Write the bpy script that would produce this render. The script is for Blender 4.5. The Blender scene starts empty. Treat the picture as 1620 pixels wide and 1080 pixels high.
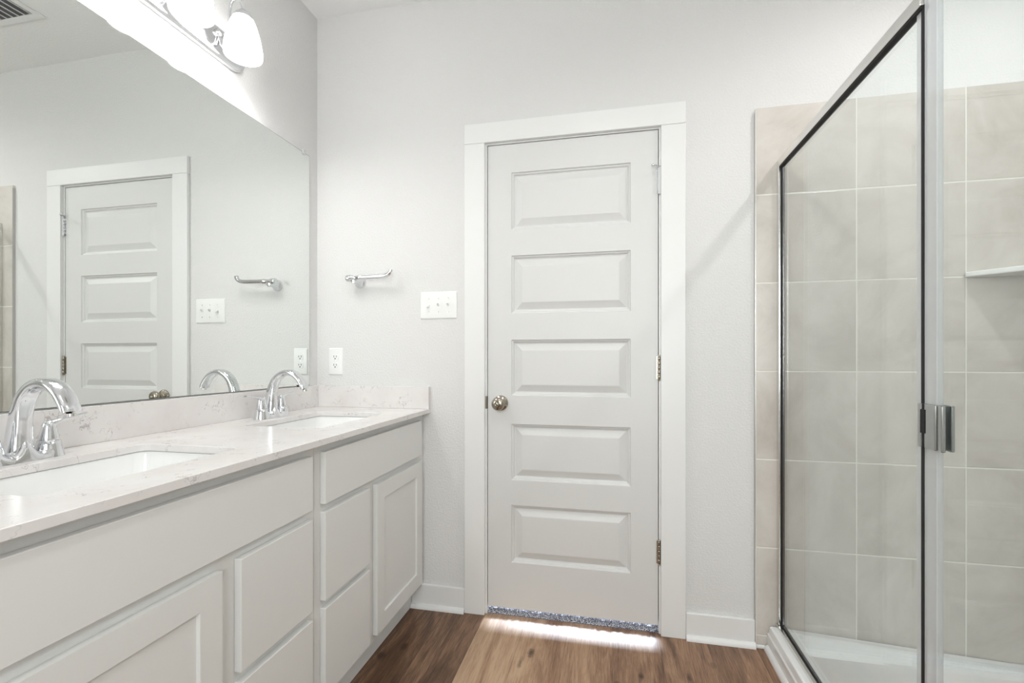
import bpy, bmesh, math, random
from mathutils import Vector, Matrix
PI = math.pi
SC = bpy.context.scene
COL = SC.collection
random.seed(7)

# ------------------------------------------------------------------ camera, world, lights, exposure
cam_d = bpy.data.cameras.new('camera'); cam = bpy.data.objects.new('camera', cam_d); COL.objects.link(cam)
cam.location = (1.3561, -1.9499, 1.1116)
cam.rotation_euler = (PI/2, 0, 0.209)
cam_d.sensor_width = 36.0
cam_d.lens = 731.5/1620*36
cam_d.shift_y = 26.75/1620
cam_d.clip_start = 0.02
SC.camera = cam
SC.view_settings.view_transform = 'Standard'
SC.view_settings.look = 'None'
SC.view_settings.gamma = 1.0
SC.view_settings.use_curve_mapping = False
SC.view_settings.exposure = -0.04

w = bpy.data.worlds.new('daylight'); SC.world = w; w.use_nodes = True
w.node_tree.nodes['Background'].inputs[0].default_value = (0.80, 0.88, 1.0, 1)
w.node_tree.nodes['Background'].inputs[1].default_value = 0.6

def area(name, loc, rot, sx, sy, power, color=(1, 1, 1), spread=PI):
    d = bpy.data.lights.new(name, 'AREA'); d.shape = 'RECTANGLE'; d.size = sx; d.size_y = sy
    d.energy = power; d.color = color; d.spread = spread
    o = bpy.data.objects.new(name, d); o.location = loc; o.rotation_euler = rot; COL.objects.link(o); return o
# unseen area light added behind the camera as broad fill
area('rear_fill_light', (1.50, -3.42, 1.55), (PI/2, 0, 0), 1.15, 1.35, 50, (1.0, 0.995, 0.985))
# recessed shower light, and an unseen ceiling lamp added to fill the room
def spot(name, loc, power, color, rad, ang=2.9):
    d = bpy.data.lights.new(name, 'SPOT'); d.energy = power; d.color = color
    d.shadow_soft_size = rad; d.spot_size = ang; d.spot_blend = 0.6
    o = bpy.data.objects.new(name, d); o.location = loc; COL.objects.link(o); return o
spot('shower_can_lamp', (2.62, -0.80, 2.695), 30, (1.0, 0.995, 0.985), 0.03)
spot('room_fill_lamp', (1.30, -1.55, 2.695), 34, (1.0, 0.995, 0.985), 0.07)
# daylight of the room behind the closed door, seen only through the gap under it
area('bedroom_daylight', (1.19, 3.6, 1.12), (-PI/2, 0, 0), 1.6, .8, 1300, (0.80, 0.88, 1.0))

# ------------------------------------------------------------------ materials
def new_mat(name):
    m = bpy.data.materials.new(name); m.use_nodes = True
    nt = m.node_tree; b = nt.nodes['Principled BSDF']
    return m, nt, b
def N(nt, t, **kw):
    n = nt.nodes.new(t)
    for k, v in kw.items(): setattr(n, k, v)
    return n
def L(nt, a, b): nt.links.new(a, b)
def srgb(r, g, b):
    f = lambda c: ((c/255)/12.92 if c/255 <= .04045 else ((c/255+.055)/1.055)**2.4)
    return (f(r), f(g), f(b), 1)
def wpos(nt):
    return N(nt, 'ShaderNodeNewGeometry').outputs['Position']
def noise(nt, vec, scale, detail=3, rough=.5, dist=0):
    n = N(nt, 'ShaderNodeTexNoise'); n.inputs['Scale'].default_value = scale
    n.inputs['Detail'].default_value = detail; n.inputs['Roughness'].default_value = rough
    n.inputs['Distortion'].default_value = dist
    if vec is not None: L(nt, vec, n.inputs['Vector'])
    return n
def objco(nt): return N(nt, 'ShaderNodeTexCoord').outputs['Object']
def bump(nt, b, h, strength, dist):
    n = N(nt, 'ShaderNodeBump'); n.inputs['Strength'].default_value = strength
    n.inputs['Distance'].default_value = dist
    L(nt, h, n.inputs['Height']); L(nt, n.outputs['Normal'], b.inputs['Normal']); return n
def ramp(nt, fac, stops, interp='LINEAR'):
    r = N(nt, 'ShaderNodeValToRGB'); cr = r.color_ramp; cr.interpolation = interp
    while len(cr.elements) < len(stops): cr.elements.new(0.5)
    for e, (p, c) in zip(cr.elements, stops): e.position = p; e.color = c
    L(nt, fac, r.inputs['Fac']); return r
def mixc(nt, fac, a, b, mode='MIX'):
    n = N(nt, 'ShaderNodeMix', data_type='RGBA', blend_type=mode)
    if isinstance(fac, float): n.inputs[0].default_value = fac
    else: L(nt, fac, n.inputs[0])
    for s, v in ((6, a), (7, b)):
        if isinstance(v, tuple): n.inputs[s].default_value = v
        else: L(nt, v, n.inputs[s])
    return n.outputs[2]
def mth(nt, op, a, b=None, c=None):
    n = N(nt, 'ShaderNodeMath', operation=op)
    for i, v in enumerate((a, b, c)):
        if v is None: continue
        if isinstance(v, (int, float)): n.inputs[i].default_value = v
        else: L(nt, v, n.inputs[i])
    return n.outputs[0]

def paint(name, col, rough=.6, peel=0.0, pscale=160, spec=.5):
    m, nt, b = new_mat(name)
    b.inputs['Roughness'].default_value = rough
    b.inputs['Specular IOR Level'].default_value = spec
    p = objco(nt)
    n = noise(nt, p, 2.5, 2)
    c0 = tuple(x*.985 for x in col[:3])+(1,)
    L(nt, mixc(nt, n.outputs['Fac'], c0, col), b.inputs['Base Color'])
    if peel:
        h = noise(nt, p, pscale, 2, .55)
        r = ramp(nt, h.outputs['Fac'], [(0.35, (0, 0, 0, 1)), (0.65, (1, 1, 1, 1))])
        bump(nt, b, r.outputs['Color'], peel, 0.0012)
    return m
M = {}
M['wall'] = paint('wall_paint', (0.735, 0.728, 0.719, 1), .75, .55, 130, .3)
M['ceiling'] = paint('ceiling_paint', (0.88, 0.878, 0.872, 1), .85, .35, 120, .2)
M['trim'] = paint('trim_paint', (0.815, 0.811, 0.804, 1), .38)
M['door'] = paint('door_paint', (0.700, 0.696, 0.687, 1), .42, .06, 260)
M['cabinet'] = paint('cabinet_paint', (0.735, 0.732, 0.716, 1), .40)
M['plastic'] = paint('white_plastic', (0.86, 0.86, 0.85, 1), .28)
M['porcelain'] = paint('porcelain', (0.90, 0.90, 0.89, 1), .06)
M['acrylic'] = paint('shower_acrylic', (0.86, 0.865, 0.865, 1), .14)
M['shelf'] = paint('shelf_white', (0.84, 0.84, 0.82, 1), .2)

def metal(name, col, rough, aniso=0):
    m, nt, b = new_mat(name)
    b.inputs['Metallic'].default_value = 1; b.inputs['Base Color'].default_value = col
    n = noise(nt, objco(nt), 30, 2)
    L(nt, mth(nt, 'MULTIPLY_ADD', n.outputs['Fac'], .04, rough-.02), b.inputs['Roughness'])
    return m
M['chrome'] = metal('polished_chrome', (0.76, 0.77, 0.79, 1), .12)
M['rail'] = metal('brushed_chrome_rail', (0.77, 0.76, 0.74, 1), .22)
M['hinge_chrome'] = metal('shower_hinge_chrome', (0.42, 0.43, 0.42, 1), .12)
M['nickel'] = metal('satin_nickel', (0.40, 0.36, 0.30, 1), .20)
M['steel'] = metal('tile_edge_metal', (0.55, 0.54, 0.52, 1), .35)
M['silver'] = metal('mirror_silver', (0.86, 0.885, 0.865, 1), .02)
for l in list(M['silver'].node_tree.links):
    if l.to_socket.name == 'Roughness': M['silver'].node_tree.links.remove(l)
M['silver'].node_tree.nodes['Principled BSDF'].inputs['Roughness'].default_value = 0.0

def flat(name, col, rough=.5):
    m, nt, b = new_mat(name)
    n = noise(nt, objco(nt), 60, 2)
    L(nt, mixc(nt, n.outputs['Fac'], tuple(x*.85 for x in col[:3])+(1,), col), b.inputs['Base Color'])
    b.inputs['Roughness'].default_value = rough
    return m
M['rubber'] = flat('black_rubber_gasket', (0.012, 0.012, 0.013, 1), .75)
M['slot'] = flat('dark_slot', (0.02, 0.02, 0.02, 1), .7)
M['duct'] = flat('duct_shade_dark', (0.10, 0.10, 0.105, 1), .8)
M['mirror_edge'] = flat('mirror_edge_glass', (0.13, 0.15, 0.14, 1), .3)
M['grey_cap'] = flat('grey_cap', (0.22, 0.22, 0.22, 1), .4)

def glassmat(name, tint, extra_white=0.0, ior=1.5):
    m, nt, b = new_mat(name); nt.nodes.remove(b)
    out = nt.nodes['Material Output']
    tr = N(nt, 'ShaderNodeBsdfTransparent'); tr.inputs[0].default_value = tint
    gl = N(nt, 'ShaderNodeBsdfGlossy'); gl.inputs['Roughness'].default_value = 0.0
    gl.inputs['Color'].default_value = (1, 1, 1, 1)
    # Schlick reflectance from the viewing angle, the same on both faces of the thin pane
    lw = N(nt, 'ShaderNodeLayerWeight'); lw.inputs['Blend'].default_value = .5
    f0 = ((ior-1)/(ior+1))**2
    fr = mth(nt, 'MULTIPLY_ADD', mth(nt, 'POWER', lw.outputs['Facing'], 5.0), 1-f0, f0)
    mx = N(nt, 'ShaderNodeMixShader')
    L(nt, fr, mx.inputs[0])
    src = tr.outputs[0]
    if extra_white:
        df = N(nt, 'ShaderNodeBsdfDiffuse'); df.inputs[0].default_value = (.85, .86, .87, 1)
        m2 = N(nt, 'ShaderNodeMixShader'); m2.inputs[0].default_value = extra_white
        L(nt, tr.outputs[0], m2.inputs[1]); L(nt, df.outputs[0], m2.inputs[2]); src = m2.outputs[0]
    L(nt, src, mx.inputs[1]); L(nt, gl.outputs[0], mx.inputs[2])
    L(nt, mx.outputs[0], out.inputs[0])
    return m
M['glass'] = glassmat('clear_shower_glass', (0.955, 0.978, 0.976, 1), 0.0, 1.45)
M['seal'] = glassmat('clear_vinyl_seal', (0.93, 0.94, 0.95, 1), 0.40, 1.4)
M['clip'] = glassmat('clear_plastic_clip', (0.95, 0.95, 0.95, 1), 0.75, 1.4)

# opal glass lamp shade lit from within
m, nt, b = new_mat('opal_shade_glass')
out = nt.nodes['Material Output']
b.inputs['Base Color'].default_value = (.93, .93, .93, 1); b.inputs['Roughness'].default_value = .15
tl = N(nt, 'ShaderNodeBsdfTranslucent'); tl.inputs[0].default_value = (.95, .95, .95, 1)
mx = N(nt, 'ShaderNodeMixShader'); mx.inputs[0].default_value = .50
L(nt, b.outputs[0], mx.inputs[1]); L(nt, tl.outputs[0], mx.inputs[2])
em = N(nt, 'ShaderNodeEmission'); em.inputs[0].default_value = (1, .995, .98, 1); em.inputs[1].default_value = 2.6
ad = N(nt, 'ShaderNodeAddShader'); L(nt, mx.outputs[0], ad.inputs[0]); L(nt, em.outputs[0], ad.inputs[1])
L(nt, ad.outputs[0], out.inputs[0]); M['shade'] = m
def emit(name, col, s):
    m, nt, b = new_mat(name); b.inputs['Emission Color'].default_value = col
    b.inputs['Emission Strength'].default_value = s; b.inputs['Base Color'].default_value = (.9, .9, .9, 1)
    return m
M['bulb'] = emit('lit_bulb', (1.0, 0.99, 0.975, 1), 165)
M['can'] = emit('lit_ceiling_lens', (1, .98, .95, 1), 3)

# quartz: near-white with short hairline brown-grey veins
m, nt, b = new_mat('white_quartz')
p = wpos(nt)
warp = noise(nt, p, 9, 4, .6)
vadd = N(nt, 'ShaderNodeVectorMath', operation='MULTIPLY_ADD')
L(nt, warp.outputs['Color'], vadd.inputs[0]); vadd.inputs[1].default_value = (.22, .22, .22); L(nt, p, vadd.inputs[2])
n1 = noise(nt, vadd.outputs[0], 11, 3, .6)
vein = mth(nt, 'ABSOLUTE', mth(nt, 'SUBTRACT', n1.outputs['Fac'], .5))
v1 = ramp(nt, vein, [(0.0, (1, 1, 1, 1)), (0.012, (0, 0, 0, 1))])
mask = ramp(nt, noise(nt, p, 16, 2, .5).outputs['Fac'], [(0.48, (0, 0, 0, 1)), (0.60, (1, 1, 1, 1))])
f = mth(nt, 'MULTIPLY', v1.outputs[0], mask.outputs[0])
f = mth(nt, 'MULTIPLY', f, .62)
cloud = ramp(nt, noise(nt, p, 5, 4, .6).outputs['Fac'], [(0.3, (0.715, 0.675, 0.66, 1)), (0.7, (0.80, 0.785, 0.77, 1))])
L(nt, mixc(nt, f, cloud.outputs[0], (0.30, 0.26, 0.26, 1)), b.inputs['Base Color'])
b.inputs['Roughness'].default_value = .20
M['quartz'] = m

# shower wall tile with grout lines (world aligned, works on X and Y facing walls)
def tile_mat(name, axis, off_u):
    m, nt, b = new_mat(name)
    g = wpos(nt)
    sp = N(nt, 'ShaderNodeSeparateXYZ'); L(nt, g, sp.inputs[0])
    TW, TH = .343, .3383
    u = mth(nt, 'SUBTRACT', sp.outputs[axis], off_u); v = mth(nt, 'SUBTRACT', sp.outputs[2], .048)
    un = mth(nt, 'DIVIDE', u, TW); vn = mth(nt, 'DIVIDE', v, TH)
    fu = mth(nt, 'FRACT', un); fv = mth(nt, 'FRACT', vn)
    du = mth(nt, 'MULTIPLY', mth(nt, 'MINIMUM', fu, mth(nt, 'SUBTRACT', 1.0, fu)), TW)
    dv = mth(nt, 'MULTIPLY', mth(nt, 'MINIMUM', fv, mth(nt, 'SUBTRACT', 1.0, fv)), TH)
    d = mth(nt, 'MINIMUM', du, dv)
    isg = ramp(nt, mth(nt, 'MULTIPLY', d, 100.0), [(0.17, (1, 1, 1, 1)), (0.24, (0, 0, 0, 1))])
    idv = N(nt, 'ShaderNodeCombineXYZ'); L(nt, mth(nt, 'FLOOR', un), idv.inputs[0]); L(nt, mth(nt, 'FLOOR', vn), idv.inputs[1])
    wn = N(nt, 'ShaderNodeTexWhiteNoise', noise_dimensions='3D'); L(nt, idv.outputs[0], wn.inputs['Vector'])
    shift = N(nt, 'ShaderNodeVectorMath', operation='MULTIPLY_ADD')
    L(nt, wn.outputs['Color'], shift.inputs[0]); shift.inputs[1].default_value = (7, 7, 7); L(nt, g, shift.inputs[2])
    c1 = noise(nt, shift.outputs[0], 3.2, 5, .62, .8)
    base = ramp(nt, c1.outputs['Fac'], [(0.30, srgb(186, 179, 171)), (0.52, srgb(204, 198, 191)), (0.72, srgb(214, 209, 203))])
    c2 = noise(nt, shift.outputs[0], 17, 4, .7, 1.2)
    r2 = ramp(nt, c2.outputs['Fac'], [(0.28, (0.90, 0.90, 0.90, 1)), (0.45, (1, 1, 1, 1))])
    t = mixc(nt, .45, base.outputs[0], mixc(nt, 1.0, base.outputs[0], r2.outputs[0], 'MULTIPLY'))
    L(nt, mixc(nt, isg.outputs[0], t, srgb(228, 226, 218)), b.inputs['Base Color'])
    L(nt, ramp(nt, isg.outputs[0], [(0, (.22, .22, .22, 1)), (1, (.8, .8, .8, 1))]).outputs[0], b.inputs['Roughness'])
    hh = ramp(nt, mth(nt, 'MULTIPLY', d, 100.0), [(0.16, (0, 0, 0, 1)), (0.45, (1, 1, 1, 1))])
    bump(nt, b, hh.outputs[0], .6, .0012)
    return m
M['tile_back'] = tile_mat('shower_tile_back', 0, 1.905)
M['tile_side'] = tile_mat('shower_tile_side', 1, -0.012)

# wood plank floor (planks run away from the camera)
m, nt, b = new_mat('oak_plank_floor')
g = wpos(nt)
sp = N(nt, 'ShaderNodeSeparateXYZ'); L(nt, g, sp.inputs[0])
PW = .18
xn = mth(nt, 'DIVIDE', mth(nt, 'SUBTRACT', sp.outputs[0], .105), PW)   # seams at .105 + n*.18 (.825, 1.005 ...)
row = mth(nt, 'FLOOR', xn)
wn1 = N(nt, 'ShaderNodeTexWhiteNoise', noise_dimensions='1D'); L(nt, row, wn1.inputs['W'])
yn = mth(nt, 'ADD', mth(nt, 'DIVIDE', mth(nt, 'ADD', sp.outputs[1], .75), 1.22), mth(nt, 'MULTIPLY', wn1.outputs['Value'], .35))
coly = mth(nt, 'FLOOR', yn)
idc = N(nt, 'ShaderNodeCombineXYZ'); L(nt, row, idc.inputs[0]); L(nt, coly, idc.inputs[1])
wn2 = N(nt, 'ShaderNodeTexWhiteNoise', noise_dimensions='3D'); L(nt, idc.outputs[0], wn2.inputs['Vector'])
# per-row tone: fixed plank order by row, plus a little per-plank change
S = 1/16
tones = {2: .30, 3: .27, 4: .80, 5: .70, 6: .68, 7: .42, 8: .50, 9: .46, 10: .44, 11: .5}
stops = [(0, (.5, .5, .5, 1))] + [(k*S, (v, v, v, 1)) for k, v in tones.items()]
tone = ramp(nt, mth(nt, 'DIVIDE', mth(nt, 'ADD', row, .5), 16.0), stops, 'CONSTANT')
tv = mth(nt, 'ADD', tone.outputs[0], mth(nt, 'MULTIPLY', mth(nt, 'SUBTRACT', wn2.outputs['Value'], .5), .06))
# grain: coordinates stretched along Y and offset per plank
mp = N(nt, 'ShaderNodeVectorMath', operation='MULTIPLY'); L(nt, g, mp.inputs[0]); mp.inputs[1].default_value = (9, 1.1, 1)
ofs = N(nt, 'ShaderNodeVectorMath', operation='MULTIPLY_ADD'); L(nt, wn2.outputs['Color'], ofs.inputs[0])
ofs.inputs[1].default_value = (13, 13, 13); L(nt, mp.outputs[0], ofs.inputs[2])
ga = noise(nt, ofs.outputs[0], 1.3, 5, .62, 1.0)
mp2 = N(nt, 'ShaderNodeVectorMath', operation='MULTIPLY'); L(nt, g, mp2.inputs[0]); mp2.inputs[1].default_value = (75, 5.0, 1)
gb = noise(nt, mp2.outputs[0], 2.2, 4, .7, .6)
gsum = mth(nt, 'ADD', mth(nt, 'MULTIPLY', mth(nt, 'SUBTRACT', ga.outputs['Fac'], .5), 1.5), mth(nt, 'MULTIPLY', mth(nt, 'SUBTRACT', gb.outputs['Fac'], .5), .95))
tt = mth(nt, 'ADD', tv, gsum)
wood = ramp(nt, tt, [(0.0, srgb(72, 50, 36)), (0.25, srgb(104, 76, 56)), (0.5, srgb(141, 108, 84)), (0.75, srgb(169, 136, 108)), (1.0, srgb(190, 160, 131))])
wcol = wood.outputs[0]
# knots
wob = noise(nt, g, 30, 3, .6)
def knot(wcol, x, y, rx, ry, a=.85):
    dx = mth(nt, 'DIVIDE', mth(nt, 'SUBTRACT', sp.outputs[0], x), rx)
    dy = mth(nt, 'DIVIDE', mth(nt, 'SUBTRACT', sp.outputs[1], y), ry)
    d = mth(nt, 'SQRT', mth(nt, 'ADD', mth(nt, 'MULTIPLY', dx, dx), mth(nt, 'MULTIPLY', dy, dy)))
    d = mth(nt, 'ADD', d, mth(nt, 'MULTIPLY', mth(nt, 'SUBTRACT', wob.outputs['Fac'], .5), 1.6))
    r = ramp(nt, d, [(0.25, (a, a, a, 1)), (0.75, (a*.45, a*.45, a*.45, 1)), (1.0, (0, 0, 0, 1))])
    return mixc(nt, r.outputs[0], wcol, srgb(58, 38, 28))
for k in [(.577, -.291, .016, .030), (.520, -.36, .02, .03), (1.064, -.225, .014, .030), (1.035, -.29, .010, .035, .6),
        (1.463, -.275, .012, .020), (1.625, -.245, .009, .022), (1.38, -.33, .01, .02, .6), (1.72, -.16, .02, .02, .35)]:
    wcol = knot(wcol, *k)
fx = mth(nt, 'FRACT', xn); ex = mth(nt, 'MULTIPLY', mth(nt, 'MINIMUM', fx, mth(nt, 'SUBTRACT', 1.0, fx)), PW)
fy = mth(nt, 'FRACT', yn); ey = mth(nt, 'MULTIPLY', mth(nt, 'MINIMUM', fy, mth(nt, 'SUBTRACT', 1.0, fy)), 1.22)
e = mth(nt, 'MINIMUM', ex, ey)
seam = ramp(nt, mth(nt, 'MULTIPLY', e, 100.0), [(0.04, (.5, .5, .5, 1)), (0.11, (1, 1, 1, 1))])
wcol = mixc(nt, 1.0, wcol, seam.outputs[0], 'MULTIPLY')
L(nt, wcol, b.inputs['Base Color'])
L(nt, mth(nt, 'MULTIPLY_ADD', gb.outputs['Fac'], .2, .34), b.inputs['Roughness'])
bump(nt, b, mth(nt, 'ADD', mth(nt, 'MULTIPLY', gb.outputs['Fac'], .3), seam.outputs[0]), .25, .0008)
M['wood'] = m

# speckled blue-grey carpet
m, nt, b = new_mat('speckled_carpet')
g = wpos(nt)
r = ramp(nt, noise(nt, g, 330, 2, .8).outputs['Fac'], [(0.42, srgb(34, 38, 52)), (0.5, srgb(120, 126, 146)), (0.56, srgb(236, 238, 246))])
L(nt, r.outputs[0], b.inputs['Base Color']); b.inputs['Roughness'].default_value = .95
M['carpet'] = m

# ------------------------------------------------------------------ mesh helpers
W = {}
def box(bm, x0, x1, y0, y1, z0, z1):
    vs = [bm.verts.new(p) for p in ((x0, y0, z0), (x1, y0, z0), (x1, y1, z0), (x0, y1, z0),
                                    (x0, y0, z1), (x1, y0, z1), (x1, y1, z1), (x0, y1, z1))]
    for f in ((3, 2, 1, 0), (4, 5, 6, 7), (0, 1, 5, 4), (1, 2, 6, 5), (2, 3, 7, 6), (3, 0, 4, 7)):
        bm.faces.new([vs[i] for i in f])
    return vs
def B(*boxes):
    bm = bmesh.new()
    for b_ in boxes: box(bm, *b_)
    return bm
def ring_faces(bm, a, b):
    n = len(a)
    for i in range(n): bm.faces.new((a[i], a[(i+1) % n], b[(i+1) % n], b[i]))
def sweep(bm, pts, rads, seg=16, side=(0, 1, 0), cap=True, power=2.0):
    """tube through pts; rads = [(r_side, r_other)]; side = preferred side vector"""
    pts = [Vector(p) for p in pts]; rings = []
    for i, p in enumerate(pts):
        t = (pts[min(i+1, len(pts)-1)] - pts[max(i-1, 0)]).normalized()
        s = Vector(side); s = (s - t*s.dot(t))
        if s.length < 1e-5: s = Vector((1, 0, 0)) - t*t.x
        s.normalize(); u = t.cross(s)
        ra, rb = rads[i] if isinstance(rads[i], tuple) else (rads[i], rads[i])
        rg = []
        for k in range(seg):
            a = 2*PI*k/seg; c, q = math.cos(a), math.sin(a)
            c = math.copysign(abs(c)**(2/power), c); q = math.copysign(abs(q)**(2/power), q)
            rg.append(bm.verts.new(p + s*ra*c + u*rb*q))
        rings.append(rg)
    for a, b_ in zip(rings, rings[1:]): ring_faces(bm, a, b_)
    if cap:
        bm.faces.new(rings[0][::-1]); bm.faces.new(rings[-1])
    return rings
def spline(ctrl, n=8):
    """Catmull-Rom through control tuples (any length)"""
    out = []; P = [ctrl[0]] + list(ctrl) + [ctrl[-1]]
    for i in range(1, len(P)-2):
        for k in range(n):
            t = k/n
            out.append(tuple(0.5*((2*b_) + (-a+c)*t + (2*a-5*b_+4*c-d)*t*t + (-a+3*b_-3*c+d)*t**3)
                             for a, b_, c, d in zip(P[i-1], P[i], P[i+1], P[i+2])))
    out.append(tuple(ctrl[-1])); return out
def lathe(bm, prof, c=(0, 0, 0), axis='Z', seg=32, cap0=True, cap1=True):
    c = Vector(c); rings = []
    for r, h in prof:
        rg = []
        for k in range(seg):
            a = 2*PI*k/seg; u, v = r*math.cos(a), r*math.sin(a)
            p = {'Z': Vector((u, v, h)), 'Y': Vector((v, h, u)), 'X': Vector((h, u, v))}[axis]
            rg.append(bm.verts.new(c+p))
        rings.append(rg)
    for a, b_ in zip(rings, rings[1:]): ring_faces(bm, a, b_)
    if cap0: bm.faces.new(rings[0][::-1])
    if cap1: bm.faces.new(rings[-1])
def rrect(cx, cy, hx, hy, r, n=6):
    """rounded rectangle outline, counter clockwise"""
    out = []
    for sx, sy, a0 in ((1, 1, 0), (-1, 1, PI/2), (-1, -1, PI), (1, -1, 1.5*PI)):
        for k in range(n+1):
            a = a0 + k*PI/2/n
            out.append((cx+sx*(hx-r)+r*math.cos(a), cy+sy*(hy-r)+r*math.sin(a)))
    return out
def obj(name, bm, mat, parent=None, bevel=0, smooth=None, segs=2):
    if parent is not None:
        bmesh.ops.translate(bm, verts=bm.verts, vec=-W[parent.name])
    bmesh.ops.recalc_face_normals(bm, faces=bm.faces)
    me = bpy.data.meshes.new(name); bm.to_mesh(me); bm.free()
    o = bpy.data.objects.new(name, me); COL.objects.link(o)
    me.materials.append(M[mat] if isinstance(mat, str) else mat)
    if parent is not None:
        o.parent = parent; W[o.name] = W[parent.name].copy()
    else: W[o.name] = Vector((0, 0, 0))
    if smooth is not None:
        for p in me.polygons: p.use_smooth = True
        bpy_smooth(o, smooth)
    if bevel:
        b_ = o.modifiers.new('bevel', 'BEVEL'); b_.width = bevel; b_.segments = segs
        b_.limit_method = 'ANGLE'; b_.angle_limit = math.radians(35); b_.harden_normals = False
    return o
def bpy_smooth(o, ang):
    me = o.data
    bm = bmesh.new(); bm.from_mesh(me)
    for e_ in bm.edges:
        if len(e_.link_faces) == 2 and e_.calc_face_angle(0) > math.radians(ang): e_.smooth = False
    bm.to_mesh(me); bm.free()
def thing(name, label, cat, loc, group=None):
    o = bpy.data.objects.new(name, None); o.empty_display_size = .05; COL.objects.link(o)
    o.location = loc; W[o.name] = Vector(loc); o['label'] = label; o['category'] = cat
    if group: o['group'] = group
    return o
def tag(o, label, cat, group=None):
    o['label'] = label; o['category'] = cat
    if group: o['group'] = group
    return o
def struct(name, bm, mat, parent=None, **k):
    o = obj(name, bm, mat, parent, **k); o['kind'] = 'structure'; return o
def dup(root, loc, label):
    r = root.copy(); COL.objects.link(r); r.location = loc; r['label'] = label
    W[r.name] = Vector(loc)
    for ch in list(root.children):
        c = ch.copy(); COL.objects.link(c); c.parent = r
        for g_ in ch.children:
            d = g_.copy(); COL.objects.link(d); d.parent = c
    return r
def panel_face(bm, x0, x1, z0, z1, yf, panels, rings, sgn=1, to=lambda a, d, z: (a, d, z)):
    """front face in the a/z plane at depth yf with nested recessed panels; depth grows along +d*sgn"""
    xs = sorted({x0, x1} | {p[0] for p in panels} | {p[1] for p in panels})
    zs = sorted({z0, z1} | {p[2] for p in panels} | {p[3] for p in panels})
    def v(a, dd, z): return bm.verts.new(to(a, yf+sgn*dd, z))
    for i in range(len(xs)-1):
        for j in range(len(zs)-1):
            a0, a1, b0, b1 = xs[i], xs[i+1], zs[j], zs[j+1]
            if any(abs(p[0]-a0) < 1e-6 and abs(p[1]-a1) < 1e-6 and abs(p[2]-b0) < 1e-6 and abs(p[3]-b1) < 1e-6 for p in panels):
                prev = None
                for ins, dep in rings:
                    cur = [v(a0+ins, dep, b0+ins), v(a1-ins, dep, b0+ins), v(a1-ins, dep, b1-ins), v(a0+ins, dep, b1-ins)]
                    if prev: ring_faces(bm, prev, cur)
                    prev = cur
                bm.faces.new(prev)
            else:
                bm.faces.new((v(a0, 0, b0), v(a1, 0, b0), v(a1, 0, b1), v(a0, 0, b1)))
def slab(bm, x0, x1, z0, z1, yf, th, panels, rings, sgn=1, to=lambda a, d, z: (a, d, z)):
    panel_face(bm, x0, x1, z0, z1, yf, panels, rings, sgn, to)
    def v(a, dd, z): return bm.verts.new(to(a, yf+sgn*dd, z))
    f = [(x0, z0), (x1, z0), (x1, z1), (x0, z1)]
    A = [v(a, 0, z) for a, z in f]; C = [v(a, th, z) for a, z in f]
    ring_faces(bm, A, C); bm.faces.new(C)
    bmesh.ops.remove_doubles(bm, verts=bm.verts, dist=1e-5)

# ------------------------------------------------------------------ room shell
ZC = 2.716; XR = 2.87; YB = -3.2
DX0, DX1, DT, DB = 0.8348, 1.5458, 2.0353, 0.0333       # door slab
JX0, JX1, JT = 0.8318, 1.5488, 2.0385                   # jamb faces
struct('floor', B((-.12, XR+.12, YB-.12, 0.006, -.1, 0)), 'wood')
struct('ceiling', B((-.12, XR+.12, YB-.12, .12, ZC, ZC+.1)), 'ceiling')
struct('wall_left', B((-.12, 0, YB-.12, .12, -.1, ZC)), 'wall')
struct('wall_right', B((XR, XR+.12, YB-.12, .12, -.1, ZC)), 'wall')
struct('wall_back', B((0, JX0-.019, 0, .12, 0, ZC), (JX1+.019, XR, 0, .12, 0, ZC), (JX0-.019, JX1+.019, 0, .12, JT+.019, ZC)), 'wall')
WX0, WX1, WZ0, WZ1 = .90, 2.10, .85, 2.25  # unseen window added in this wall to go with the rear fill light
struct('wall_front', B((0, WX0, YB-.12, YB, 0, ZC), (WX1, XR, YB-.12, YB, 0, ZC), (WX0, WX1, YB-.12, YB, 0, WZ0), (WX0, WX1, YB-.12, YB, WZ1, ZC)), 'wall')
fill_win = struct('fill_window_1', B((WX0, WX1, YB-.08, YB-.04, WZ0, WZ0+.04), (WX0, WX1, YB-.08, YB-.04, WZ1-.04, WZ1),
    (WX0, WX0+.04, YB-.08, YB-.04, WZ0+.04, WZ1-.04), (WX1-.04, WX1, YB-.08, YB-.04, WZ0+.04, WZ1-.04), (WX0+.04, WX1-.04, YB-.08, YB-.04, 1.53, 1.57)), 'trim', bevel=.002)
obj('fill_window_pane', B((WX0+.04, WX1-.04, YB-.063, YB-.057, WZ0+.04, 1.53), (WX0+.04, WX1-.04, YB-.063, YB-.057, 1.57, WZ1-.04)), 'glass', fill_win)

# door jamb, stops and casing
struct('trim_1', B((JX0-.019, JX0, 0, .12, 0, JT), (JX1, JX1+.019, 0, .12, 0, JT), (JX0-.019, JX1+.019, 0, .12, JT, JT+.019),
                   (JX0, JX0+.012, .037, .07, .033, JT), (JX1-.012, JX1, .037, .07, .033, JT), (JX0+.012, JX1-.012, .037, .07, JT-.012, JT)), 'trim')
CX0, CX1, CXi0, CXi1, CZi, CZt = .7335, 1.6493, .8245, 1.5555, 2.044, 2.130
struct('trim_2', B((CX0, CXi0, -.018, 0, 0, CZi)), 'trim', bevel=.002)
struct('trim_3', B((CXi1, CX1, -.018, 0, 0, CZi)), 'trim', bevel=.002)
struct('trim_4', B((CX0, CX1, -.0185, 0, CZi+.0005, CZt)), 'trim', bevel=.002)

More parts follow.
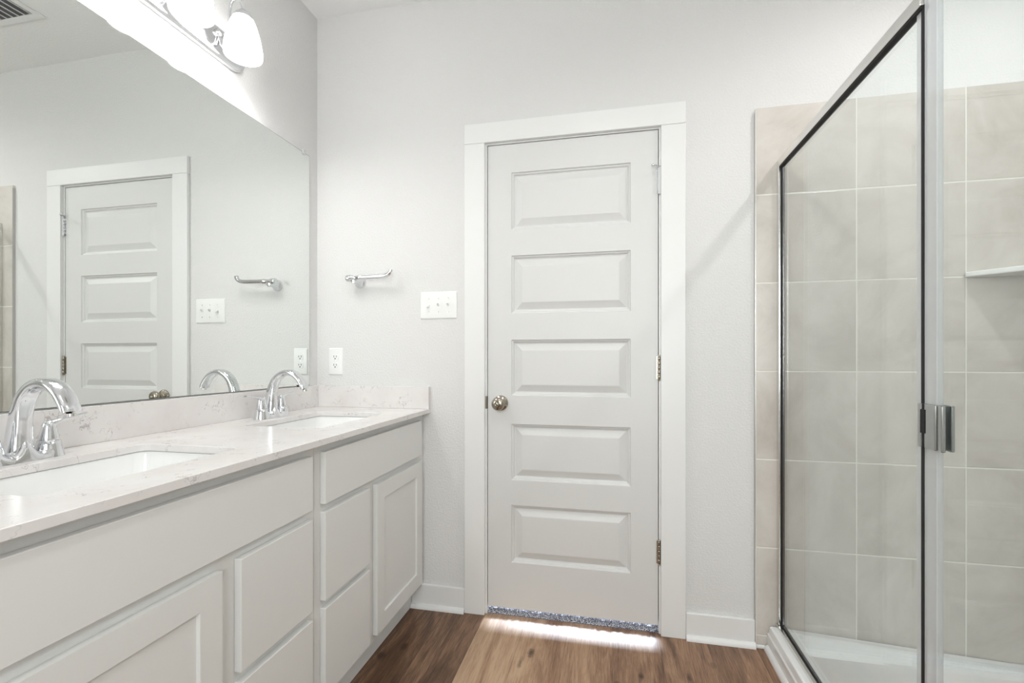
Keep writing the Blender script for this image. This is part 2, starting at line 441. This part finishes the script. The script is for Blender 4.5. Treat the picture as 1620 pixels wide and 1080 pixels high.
# door with five raised panels
d1 = bmesh.new()
pan = [(.9395, 1.439, a, b_) for a, b_ in ((1.667, 1.913), (1.306, 1.555), (.951, 1.192), (.587, .829), (.232, .480))]
slab(d1, DX0, DX1, DB, DT, 0.0015, .0345, pan, [(0, 0), (.003, .0060), (.008, .0075), (.012, .0140), (.017, .0155), (.046, .0032), (.050, .0028)])
door = struct('door_1', d1, 'door')
kb = bmesh.new()
KX, KZ = .893, .919
lathe(kb, [(.0, -.0005), (.0325, 0), (.033, -.004), (.030, -.009), (.018, -.011), (.0125, -.016), (.0115, -.030), (.014, -.036), (.022, -.040),
           (.0275, -.047), (.0285, -.054), (.026, -.061), (.019, -.066), (.012, -.067), (.0105, -.0655), (.009, -.0655), (.0085, -.070), (.005, -.0735), (.0005, -.074)], (KX, 0.001, KZ), 'Y', 40, False, True)
obj('door_knob', kb, 'nickel', door, smooth=50)
lb = B((DX0-.004, DX0-.0005, -.0035, .004, KZ-.028, KZ+.028))
obj('strike_plate', B((JX0-.008, JX0-.0002, -.0022, 0.0, KZ-.026, KZ+.028)), 'nickel', door, bevel=.0007)
obj('latch_plate', B((JX0+.0002, DX0+.0002, -.001, .02, KZ-.026, KZ+.028)), 'slot', door)
def hinge(zc, mat, h=.092):
    bm = bmesh.new(); x = DX1+.0035; y = -.005
    n = 5
    for k in range(n):
        z0 = zc-h/2+k*h/n; lathe(bm, [(.0048, z0+.0004), (.0054, z0+.0012), (.0054, z0+h/n-.0012), (.0048, z0+h/n-.0004)], (x, y, 0), 'Z', 16)
    lathe(bm, [(.003, zc+h/2), (.0046, zc+h/2+.002), (.0030, zc+h/2+.006)], (x, y, 0), 'Z', 16)
    lathe(bm, [(.003, zc-h/2-.006), (.0046, zc-h/2-.002), (.003, zc-h/2)], (x, y, 0), 'Z', 16)
    box(bm, x-.0100, x-.001, -.0016, .0016, zc-h/2, zc+h/2); box(bm, x+.001, x+.0090, -.0016, .0, zc-h/2, zc+h/2)
    return obj('hinge', bm, mat, door, smooth=40)
h1 = hinge(1.826, 'chrome'); hinge(1.074, 'nickel'); hinge(.330, 'nickel')
bm = bmesh.new()
sweep(bm, [(DX1+.0035, -.006, 1.881), (DX1-.006, -.026, 1.881), (DX1-.02, -.034, 1.881)], [.0028, .0028, .0028], 10, (0, 0, 1))
lathe(bm, [(.0055, 0), (.007, .002), (.007, .006), (.0055, .008)], (DX1-.022, -.034, 1.877), 'Z', 14)
box(bm, DX1-.0025, DX1+.0095, -.0125, -.0105, 1.772, 1.884)
box(bm, DX1-.0025, DX1+.0095, -.0125, -.0005, 1.882, 1.8845)
s_ = obj('hinge_door_stop', bm, 'chrome', h1, smooth=40)

# baseboards with shoe moulding
def baseboard(name, x0, x1):
    o = struct(name, B((x0, x1, -.014, 0, 0, .104)), 'trim', bevel=.003)
    bm = bmesh.new(); pr = [(-.014, 0)] + [(-.014-.016*math.cos(a), .019*math.sin(a)) for a in [k*PI/2/6 for k in range(7)]]
    A = [bm.verts.new((x0, y, z)) for y, z in pr]; C = [bm.verts.new((x1, y, z)) for y, z in pr]
    ring_faces(bm, A, C); bm.faces.new(A); bm.faces.new(C[::-1])
    obj('shoe_moulding', bm, 'trim', o)
baseboard('baseboard_back_left', .4855, CX0-.001)
baseboard('baseboard_back_right', CX1+.001, 1.9025)
struct('baseboard_right', B((XR-.014, XR, YB, -1.55, 0, .104)), 'trim', bevel=.003)

# carpet of the room behind the door
bm = bmesh.new(); rnd = random.Random(3)
nx, ny = 240, 14; vs = []
for j in range(ny+1):
    for i in range(nx+1):
        y = .009+.10*j/ny
        z = .017+rnd.uniform(-.005, .006) if j else .001
        vs.append(bm.verts.new((JX0+(JX1-JX0)*i/nx, y+(rnd.uniform(-.002, .004) if j > 0 else 0), z)))
for j in range(ny):
    for i in range(nx):
        a = j*(nx+1)+i; bm.faces.new((vs[a], vs[a+1], vs[a+nx+2], vs[a+nx+1]))
far = [bm.verts.new((JX0, 4.2, .015)), bm.verts.new((JX1, 4.2, .015))]
carpet = obj('carpet', bm, 'carpet'); carpet['kind'] = 'stuff'
tag(carpet, 'speckled blue-grey carpet showing under the closed white door', 'carpet')
struct('floor_bedroom', B((-.6, 3.0, .109, 4.2, -.1, .013)), 'carpet')

# ------------------------------------------------------------------ shower
TX = 1.903
struct('wall_shower_back', B((TX+.0015, XR-.012, -.012, 0, 0, 2.074)), 'tile_back')
struct('wall_shower_right', B((XR-.012, XR, -1.52, 0, 0, 2.074)), 'tile_side')
struct('trim_5', B((TX-.001, TX+.0014, -.0135, 0, 0.0, 2.060)), 'steel')
struct('trim_6', B((TX+.0015, 1.938, -.022, -.012, 0, .013)), 'trim', bevel=.004)

# pan: curb along X=1.94..2.03, lip at the walls, sunken floor
bm = bmesh.new()
PX0, PX1, PY0, PY1 = 1.945, XR-.0125, -1.52, -.0125
sec = [(0, 0.0), (0, .058), (.004, .064), (.008, .086), (.013, .0905), (.060, .0905), (.075, .088), (.092, .060), (.105, .040), (.135, .032)]
def pr_(o_, z):
    # curb on the room side; the other three sides get a low lip
    k = o_/.135
    return o_, z
rings = []
for o_, z in sec:
    li = o_*.55
    zz = z if z <= .064 else (.060 if o_ < .06 else min(.060, z))
    zl = min(z, .045)
    x0 = PX0+o_
    rings.append([bm.verts.new(p) for p in ((x0, PY1-li, z if o_ > .09 else z), (PX1-li, PY1-li, zl), (PX1-li, PY0+li, zl), (x0, PY0+li, z))])
for a, b_ in zip(rings, rings[1:]): ring_faces(bm, a, b_)
c = bm.verts.new(((PX0+PX1)/2+.05, -.75, .020))
l = rings[-1]
for i in range(4): bm.faces.new((l[i], l[(i+1) % 4], c))
pan_o = thing('shower_tray', 'white acrylic shower tray with a low curb under the glass panel', 'shower tray', ((PX0+PX1)/2, -.76, 0))
obj('basin', bm, 'acrylic', pan_o, bevel=.003)
bm = bmesh.new(); lathe(bm, [(.0, .0205), (.045, .0245), (.05, .0215)], ((PX0+PX1)/2+.05, -.75, .0), 'Z', 28, False, False)
obj('drain', bm, 'chrome', pan_o, smooth=40)
bm = bmesh.new(); pr = [(0, 0)] + [(-.014*math.cos(a), .020*math.sin(a)) for a in [k*PI/2/6 for k in range(7)]]
A = [bm.verts.new((PX0+x, -.0225, z)) for x, z in pr]; C = [bm.verts.new((PX0+x, -1.5, z)) for x, z in pr]
ring_faces(bm, A, C); bm.faces.new(A); bm.faces.new(C[::-1])
struct('trim_7', bm, 'trim')
bm = bmesh.new(); lathe(bm, [(.009, 0), (.009, .004), (.006, .006)], (2.062, -.040, .045), 'Z', 18)
tag(obj('screw_cap', bm, 'grey_cap'), 'small dark oval cap on the rim of the shower tray', 'cap')

# fixed glass panel with chrome frame
HZ = 1.866; GY0, GYm, GY1 = -.024, -.843, -1.46
fr = thing('shower_screen', 'chrome framed clear glass panel standing between the toilet side floor and tiled shower', 'shower screen', (2.0, -.42, .0905))
fr['label'] = 'fixed clear glass shower panel in a chrome frame, meeting the tiled wall'
obj('header_rail', B((1.9795, 1.9960, GYm-.002, -.0125, HZ-.028, HZ)), 'rail', fr, bevel=.0020)
obj('wall_channel', B((1.9780, 1.9865, -.033, -.0125, .106, HZ-.0282)), 'rail', fr, bevel=.0015)
obj('bottom_rail', B((1.9740, 1.9870, GYm, -.0125, .0906, .104)), 'rail', fr, bevel=.0015)
obj('glass_panel', B((1.989, 1.996, GYm+.007, GY0, .100, HZ-.030)), 'glass', fr)
gk = B((1.9866, 1.9985, -.037, -.0126, .0906, HZ-.0282), (1.9871, 1.9985, GYm, -.037, .0906, .108),
       (1.9830, 1.9985, GYm, -.037, HZ-.034, HZ-.0282), (1.9862, 1.9900, GYm-.0045, GYm+.0055, .0906, HZ-.0282))
obj('gasket', gk, 'rubber', fr)['label'] = 'black rubber gasket'
obj('edge_seal', B((1.9875, 1.9975, GYm+.0056, GYm+.0215, .108, HZ-.035)), 'seal', fr)['label'] = 'clear vinyl seal'
# hinged door
dr = thing('glass_shower_door', 'frameless clear glass shower door hung on a square chrome hinge', 'shower door', (2.0, -1.15, .0905))
obj('door_glass', B((1.989, 1.996, GY1, GYm-.006, .105, 1.850)), 'glass', dr)
obj('edge_seal', B((1.9865, 1.9985, GYm-.040, GYm-.0050, .105, 1.850)), 'seal', dr)['label'] = 'clear vinyl edge seal'
HZ0, HZ1 = .930, 1.020
hg = obj('hinge', B((1.978, 1.9862, GYm-.0090, GYm+.0035, HZ0, HZ1), (1.978, 1.9862, GYm-.050, GYm-.0170, HZ0, HZ1),
                    (1.9785, 1.9862, GYm-.0680, GYm-.056, HZ0, HZ1), (1.981, 1.9862, GYm-.057, GYm-.049, HZ0+.0005, HZ1-.0005), (1.9990, 2.006, GYm-.060, GYm+.0035, HZ0, HZ1)), 'hinge_chrome', dr, bevel=.0022)
obj('hinge_knuckle', B((1.9765, 1.9858, GYm-.0205, GYm-.0080, HZ0+.030, HZ1-.012), (1.9790, 1.9858, GYm-.0172, GYm-.0088, HZ0+.001, HZ1-.001)), 'rubber', hg)['label'] = 'black hinge knuckle'
bm = bmesh.new(); sweep(bm, [(1.988, -1.36, .92), (1.965, -1.36, .925), (1.955, -1.36, .95), (1.955, -1.36, 1.06), (1.965, -1.36, 1.085), (1.988, -1.36, 1.09)], [.009]*6, 14, (0, 1, 0))
obj('pull_handle', bm, 'chrome', dr, smooth=50)

# corner shelf
bm = bmesh.new()
x1, y1 = XR-.0125, -.0125; a = .272
pts = [(x1, y1), (x1-a, y1), (x1-a-.004, y1-.012), (x1-a+.004, y1-.024)]
for k in range(1, 9):
    t = k/9; pts.append((x1-a+.004+(a-.028)*t, y1-.024-(a-.028)*t))
pts += [(x1-.024, y1-a+.004), (x1-.012, y1-a-.004), (x1, y1-a)]
lo = [bm.verts.new((x, y, 1.398)) for x, y in pts]; hi = [bm.verts.new((x, y, 1.416)) for x, y in pts]
ring_faces(bm, lo, hi); bm.faces.new(lo[::-1]); bm.faces.new(hi)
tag(obj('corner_shelf', bm, 'shelf', bevel=.004, segs=3), 'white triangular corner shelf on the shower tile', 'shelf')

# ------------------------------------------------------------------ vanity
FX0, FX1 = .533, .552
def vanity(y_hi, y_lo, fronts, shaker, label, kickx=.484):
    """y_hi nearer the back wall; fronts: (y0,y1,z0,z1); shaker same"""
    t = thing('vanity_cabinet', label, 'cabinet', (.27, (y_hi+y_lo)/2, 0), 'white vanity cabinets')
    z0, z1 = .105, .8674
    obj('cabinet_body', B((.515, FX0, y_lo, y_hi, z0, z1), (.002, .515, y_hi-.016, y_hi, z0, z1), (.002, .515, y_lo, y_lo+.016, z0, z1),
        (.002, .515, y_lo+.016, y_hi-.016, z0, z0+.016), (.002, .008, y_lo+.016, y_hi-.016, z0+.016, z1)), 'cabinet', t)
    obj('toe_kick', B((.02, kickx, y_lo, y_hi, 0, z0)), 'cabinet', t)
    for n_, y0, y1, za, zb in fronts:
        obj(n_, B((FX0, FX1, y0, y1, za, zb)), 'cabinet', t, bevel=.0018)
    for y0, y1, za, zb in shaker:
        bm = bmesh.new()
        slab(bm, y0, y1, za, zb, FX1, .019, [(y0+.055, y1-.055, za+.060, zb-.060)], [(0, 0), (.0012, .007)], -1, lambda a_, d, z: (d, a_, z))
        obj('cabinet_door', bm, 'cabinet', t, bevel=.0012)
    return t
vanity(-.002, -.7825, [('false_front', -.755, -.055, .690, .841), ('drawer_front', -.755, -.500, .410, .667), ('drawer_front', -.755, -.500, .131, .388)],
       [(-.450, -.052, .131, .665)], 'white vanity cabinet against the back wall under the far sink')
vanity(-.7835, -1.575, [('false_front', -1.515, -.812, .690, .841), ('drawer_front', -1.067, -.812, .410, .664), ('drawer_front', -1.067, -.812, .131, .387)],
       [(-1.515, -1.118, .131, .661)], 'white vanity cabinet nearest the camera under the near sink')

CT, CB, CF, CE = .8865, .8678, .5695, -1.60
ct = thing('vanity_countertop', 'long white quartz countertop with thin grey veins on the vanity', 'countertop', (.28, -.8, CB))
SX, SHX, SHY = .2975, .1475, .210
SY = (-.408, -1.165)
bm = bmesh.new()
def loop(z, pts2):
    vs_ = [bm.verts.new((x, y, z)) for x, y in pts2]
    es = [bm.edges.new((vs_[i], vs_[(i+1) % len(vs_)])) for i in range(len(vs_))]
    return vs_, es
outl = [(.0005, -.0005), (CF, -.0005), (CF, CE), (.0005, CE)]
holes = [rrect(SX, y, SHX, SHY, .022, 6) for y in SY]
tops = [loop(CT, q) for q in [outl]+holes]; bots = [loop(CB, q) for q in [outl]+holes]
bmesh.ops.triangle_fill(bm, edges=[e_ for _, es in tops for e_ in es], use_beauty=True)
bmesh.ops.triangle_fill(bm, edges=[e_ for _, es in bots for e_ in es], use_beauty=True)
for (a, _), (b_, _) in zip(tops, bots): ring_faces(bm, a, b_)
obj('counter_slab', bm, 'quartz', ct, bevel=.0015)
obj('backsplash', B((.0005, .0195, CE, -.0005, CT+.0002, .9856)), 'quartz', ct, bevel=.001)
obj('side_splash', B((.0198, .5684, -.0195, -.0005, CT+.0002, .9856)), 'quartz', ct, bevel=.001)

def make_sink(y, label):
    t = thing('undermount_sink', label, 'sink', (SX, y, CB-.15), 'undermount basins')
    bm = bmesh.new(); prev = None
    for ins, z, r in ((-.022, CB-.0005, .03), (.0, CB-.0006, .024), (-.004, CB-.001, .026), (-.002, CB-.010, .028), (.004, CB-.05, .035), (.012, CB-.10, .045), (.028, CB-.128, .055), (.06, CB-.138, .06), (.11, CB-.141, .03)):
        cur = [bm.verts.new((x, yy, z)) for x, yy in rrect(SX, y, SHX-ins, SHY-ins, r, 8)]
        if prev: ring_faces(bm, prev, cur)
        prev = cur
    bm.faces.new(prev)
    b_ = obj('basin', bm, 'porcelain', t, smooth=60)
    so = b_.modifiers.new('thick', 'SOLIDIFY'); so.thickness = .006; so.offset = -1 
    bm = bmesh.new(); lathe(bm, [(.024, CB-.1405), (.024, CB-.138), (.019, CB-.137), (.017, CB-.139), (.001, CB-.138)], (SX, y, 0), 'Z', 28)
    obj('drain', bm, 'chrome', t, smooth=40)
    return t
sk = make_sink(SY[0], 'white rectangular undermount sink basin at the far end, by the back wall')
dup(sk, (SX, SY[1], CB-.15), 'white rectangular undermount sink basin nearest the camera')

# faucet: 4 inch centerset, high arc spout, two outward levers
def make_faucet(x, y, z, label):
    t = thing('sink_faucet', label, 'faucet', (x, y, z), 'chrome centerset faucets')
    bm = bmesh.new(); prev = None; n = 72; seg = 14; hl = .080
    for i in range(n+1):
        yy = -hl+2*hl*i/n
        s = max(0, 1-(abs(yy)/hl)**3.4)**.5
        hw = .028*s+.0005
        g = lambda c, w_: math.exp(-((yy-c)/w_)**2)
        h = (.014+.024*(g(-.053, .017)+g(.053, .017))+.040*g(0, .0165))*(.25+.75*s)
        cur = []
        for k in range(seg+1):
            a = PI*k/seg; cc = math.cos(a)
            q = math.copysign(abs(cc)**.7, cc)
            cur.append(bm.verts.new((x+hw*q*(1-.30*(math.sin(a)**2)), y+yy, z+.0003+h*math.sin(a)**.75)))
        if prev:
            for k in range(seg): bm.faces.new((prev[k], prev[k+1], cur[k+1], cur[k]))
            bm.faces.new((prev[0], cur[0], cur[-1], prev[-1]))
        else: bm.faces.new(cur)
        prev = cur
    bm.faces.new(prev[::-1])
    bmesh.ops.remove_doubles(bm, verts=bm.verts, dist=1e-6)
    for s in (-1, 1):
        lathe(bm, [(.0275, .0003), (.0265, .006), (.0225, .026), (.0205, .036), (.0195, .037)], (x, y+s*.053, z), 'Z', 32)
    obj('base', bm, 'chrome', t, smooth=60)
    # spout
    ctrl = [(x-.006, 0, .0, .025, .025), (x-.005, 0, .030, .0222, .023), (x-.002, 0, .070, .0190, .020), (x+.005, 0, .110, .0180, .017), (x+.022, 0, .145, .0185, .0140),
            (x+.052, 0, .168, .0195, .0120), (x+.088, 0, .170, .0205, .0110), (x+.118, 0, .152, .0205, .0105), (x+.137, 0, .126, .0200, .0100), (x+.143, 0, .110, .0195, .0100)]
    sp_ = spline(ctrl, 6)
    bm = bmesh.new()
    sweep(bm, [(p[0], y, z+p[2]) for p in sp_], [(p[3], p[4]) for p in sp_], 28, (0, 1, 0), power=2.6)
    spout = obj('spout', bm, 'chrome', t, smooth=60)
    bm = bmesh.new(); lathe(bm, [(.0085, 0), (.0085, -.006), (.006, -.0065)], (x+.1435, y, z+.108), 'Z', 20)
    obj('aerator', bm, 'rail', spout, smooth=40)
    for s in (-1, 1):
        bm = bmesh.new()
        lathe(bm, [(.0188, .0372), (.0190, .038), (.0165, .052), (.0135, .066), (.0115, .075), (.009, .080), (.004, .082)], (x, y+s*.053, z), 'Z', 32)
        c2 = [(0, -.006, .066, .011, .009), (0, .004, .0745, .0112, .0075), (0, .018, .080, .0105, .0050), (0, .040, .0835, .0092, .0036), (0, .062, .0875, .0080, .0030), (0, .078, .0905, .0066, .0026)]
        q = spline(c2, 5)
        sweep(bm, [(x, y+s*(.053+p[1]), z+p[2]) for p in q], [(p[3], p[4]) for p in q], 18, (1, 0, 0), power=2.6)
        obj('handle', bm, 'chrome', t, smooth=60)
    return t
fa = make_faucet(.088, SY[0], CT, 'chrome two-handle arc faucet at the far sink, by the wall corner')
dup(fa, (.088, -1.180, CT), 'chrome two-handle arc faucet nearest the camera')

# mirror
mr = thing('vanity_mirror', 'large frameless wall mirror above the quartz backsplash', 'mirror', (.003, -.8, .9886))
obj('mirror_back', B((.0005, .0052, -1.56, -.0643, .9888, 2.040)), 'mirror_edge', mr)
obj('mirror_glass', B((.0053, .0060, -1.5580, -.0662, .9905, 2.0382)), 'silver', mr)
for y in (-.108, -1.05):
    obj('mirror_clip', B((.0005, .0095, y-.009, y+.009, 2.0405, 2.050), (.0062, .0095, y-.009, y+.009, 2.030, 2.0405)), 'clip', mr, bevel=.001)
obj('mirror_clip', B((.0062, .0085, -.152, -.136, .9860, .9945)), 'slot', mr, bevel=.0006)

# vanity light
LY = -.785
vl = thing('vanity_light', 'chrome three-shade vanity light bar lit above the mirror', 'wall light', (.0, LY, 2.165))
bm = bmesh.new(); prev = None
for ins, x in ((0, .0008), (0, .012), (.004, .020), (.011, .024)):
    cur = [bm.verts.new((x, yy, zz)) for yy, zz in rrect(LY, 2.2180, .325-ins, .054-ins, .050-ins, 12)]
    if prev: ring_faces(bm, prev, cur)
    else: bm.faces.new(cur)
    prev = cur
bm.faces.new(prev[::-1])
obj('backplate', bm, 'chrome', vl, smooth=35)
ZL = .021; SXL = .121      # lift and wall distance of the shades
for yy in (-.585, -.785, -.985):
    path = spline([(.022, 2.245), (.028, 2.225), (.036, 2.200), (.052, 2.190), (.066, 2.202), (.072, 2.235), (.074, 2.285), (.082, 2.318), (.104, 2.333), (.126, 2.320), (.138, 2.298), (.140, 2.280)], 6)
    path = [(.022+(p[0]-.022)*(SXL-.022)/.118, p[1]+ZL*max(0, min(1, (p[1]-2.19)/.06)) if i > 12 else p[1]) for i, p in enumerate(path)]
    bm = bmesh.new(); sweep(bm, [(p[0], yy, p[1]) for p in path], [.0050]*len(path), 14, (0, 1, 0))
    lathe(bm, [(.014, 0), (.013, .006), (.007, .010)], (.023, yy, 2.245), 'X', 20)
    arm = obj('arm', bm, 'chrome', vl, smooth=50)
    bm = bmesh.new(); lathe(bm, [(.006, 2.288), (.014, 2.284), (.024, 2.274), (.031, 2.262), (.033, 2.256), (.030, 2.256), (.02, 2.258)], (SXL, yy, ZL), 'Z', 32)
    obj('shade_cap', bm, 'chrome', vl, smooth=40)
    prof = [(.028, 2.259), (.036, 2.248), (.0425, 2.230), (.049, 2.205), (.0545, 2.178), (.0585, 2.152), (.0602, 2.134), (.0600, 2.122), (.0585, 2.115)]
    prof = [(r, 2.259-(2.259-z)*.90) for r, z in prof]; inner = [(r-.0032, z) for r, z in prof][::-1]
    bm = bmesh.new(); lathe(bm, prof+inner, (SXL, yy, ZL), 'Z', 40, False, False)
    obj('lamp_shade', bm, 'shade', vl, smooth=50)['label'] = 'opal white glass shade'
    bm = bmesh.new(); lathe(bm, [(.012, 2.256), (.013, 2.218), (.018, 2.204), (.0265, 2.183), (.029, 2.164), (.0265, 2.146), (.018, 2.136), (.006, 2.132)], (SXL, yy, ZL), 'Z', 28)
    obj('light_bulb', bm, 'bulb', vl, smooth=60)

# ceiling register seen in the mirror
vt = thing('ceiling_vent', 'white louvred air vent in the ceiling, seen in the mirror', 'vent', (1.44, -.42, ZC))
VX0, VX1, VY0, VY1 = 1.250, 1.66, -.56, -.280
z0 = ZC-.006
obj('vent_frame', B((VX0, VX1, VY1-.030, VY1, z0, ZC), (VX0, VX1, VY0, VY0+.030, z0, ZC), (VX0, VX0+.030, VY0+.03, VY1-.03, z0, ZC), (VX1-.030, VX1, VY0+.03, VY1-.03, z0, ZC)), 'trim', vt, bevel=.002)
obj('duct_shade_panel', B((VX0+.03, VX1-.03, VY0+.03, VY1-.03, ZC-.0012, ZC-.0002)), 'duct', vt)  # flat dark sheet on the solid ceiling, coloured as the shade inside a duct
nsl = 10
bm = bmesh.new()
for k in range(nsl):
    x = VX0+.040+(VX1-VX0-.08)*k/(nsl-1)
    vs_ = box(bm, x-.0015, x+.0015, VY0+.03, VY1-.03, z0+.0005, ZC-.0013)
box(bm, VX0+.03, VX1-.03, (VY0+VY1)/2-.002, (VY0+VY1)/2+.002, z0+.0002, z0+.003)
obj('louvres', bm, 'trim', vt)
# ceiling light trims; the room one dresses the added fill lamp
for nm, x, y, lb_ in (('recessed_light', 2.62, -.80, 'round recessed ceiling light over the shower'), ('recessed_light', 1.30, -1.55, 'unseen round ceiling light added to fill the room')):
    t = thing(nm, lb_, 'ceiling light', (x, y, ZC))
    bm = bmesh.new(); lathe(bm, [(.085, ZC-.0005), (.083, ZC-.006), (.062, ZC-.004), (.060, ZC-.001)], (x, y, 0), 'Z', 36, False, False)
    obj('trim_ring', bm, 'trim', t, smooth=50)
    bm = bmesh.new(); lathe(bm, [(.060, ZC-.0030), (.001, ZC-.0031)], (x, y, 0), 'Z', 36, False, True)
    obj('lens', bm, 'can', t)

# ------------------------------------------------------------------ wall fittings
tp = thing('paper_holder', 'chrome single-arm paper holder with upturned end on the wall above the outlet', 'paper holder', (.226, 0, 1.462))
bm = bmesh.new()
lathe(bm, [(.028, -.0005), (.0275, -.004), (.023, -.010), (.017, -.022), (.0135, -.038), (.0135, -.050), (.015, -.060), (.012, -.0665), (.002, -.068)], (.226, 0, 1.463), 'Y', 32)
post = obj('post', bm, 'chrome', tp, smooth=50)
bm = bmesh.new()
q = spline([(.190, 1.473, .0130), (.194, 1.473, .0155), (.210, 1.473, .0150), (.232, 1.4735, .0105), (.256, 1.4745, .0125), (.264, 1.475, .0105), (.300, 1.4755, .0098), (.345, 1.476, .0098), (.374, 1.4775, .0098), (.393, 1.484, .0098), (.403, 1.494, .0098), (.406, 1.505, .0098)], 5)
sweep(bm, [(p[0], -.058, p[1]) for p in q], [p[2] for p in q], 20, (0, 1, 0))
obj('roll_arm', bm, 'chrome', tp, smooth=60)

def plate_bm(x0, x1, z0, z1):
    bm = bmesh.new(); prev = None
    for ins, y in ((0, -.0004), (0.0006, -.002), (.003, -.0052), (.005, -.006)):
        cur = [bm.verts.new((x, y, z)) for x, z in rrect((x0+x1)/2, (z0+z1)/2, (x1-x0)/2-ins, (z1-z0)/2-ins, .004, 3)]
        if prev: ring_faces(bm, prev, cur)
        else: bm.faces.new(cur)
        prev = cur
    bm.faces.new(prev[::-1]); return bm
sw = thing('light_switch', 'white three-toggle light switch plate beside the door casing', 'light switch', (.6085, 0, 1.287))
swp = obj('wall_plate', plate_bm(.522, .695, 1.2875, 1.4095), 'plastic', sw, smooth=40)
for k, up in zip(range(3), (-1, 1, 1)):
    x = .5625+.046*k; z = 1.348
    bm = B((x-.0055, x+.0055, -.0068, -.0055, z-.0125, z+.0125))
    sweep(bm, [(x, -.004, z), (x, -.012, z+up*.005), (x, -.0185, z+up*.0095)], [(.0042, .0052), (.0040, .0045), (.0036, .0032)], 12, (1, 0, 0), power=4)
    obj('toggle', bm, 'plastic', sw, smooth=40)
    for dz in (-.030, .030):
        bm = bmesh.new(); lathe(bm, [(.0032, -.0058), (.0030, -.0070), (.001, -.0074)], (x, 0, z+dz), 'Y', 14)
        obj('screw', bm, 'rail', sw, smooth=50)
ol = thing('power_outlet', 'white duplex power outlet in the corner above the side splash', 'outlet', (.0985, 0, 1.035))
obj('wall_plate', plate_bm(.0615, .1365, 1.0345, 1.1605), 'plastic', ol, smooth=40)
for dz in (-.0195, .0195):
    cx, cz = .099, 1.0975+dz
    bm = bmesh.new(); prev = None
    for ins, y in ((0, -.0058), (.0005, -.0078)):
        cur = [bm.verts.new((xx, y, zz)) for xx, zz in rrect(cx, cz, .0170-ins, .0142-ins, .009, 6)]
        if prev: ring_faces(bm, prev, cur)
        else: bm.faces.new(cur)
        prev = cur
    bm.faces.new(prev[::-1])
    rc = obj('receptacle', bm, 'plastic', ol, smooth=40)
    bm = B((cx-.0078, cx-.0053, -.0082, -.0077, cz-.001, cz+.0085), (cx+.0053, cx+.0078, -.0082, -.0077, cz, cz+.0075))
    lathe(bm, [(.0030, -.0077), (.0030, -.0082)], (cx, 0, cz-.0065), 'Y', 14)
    obj('contact_slots', bm, 'slot', rc)
bm = bmesh.new(); lathe(bm, [(.003, -.0058), (.0028, -.007), (.001, -.0073)], (.099, 0, 1.0975), 'Y', 14)
obj('screw', bm, 'rail', ol, smooth=50)
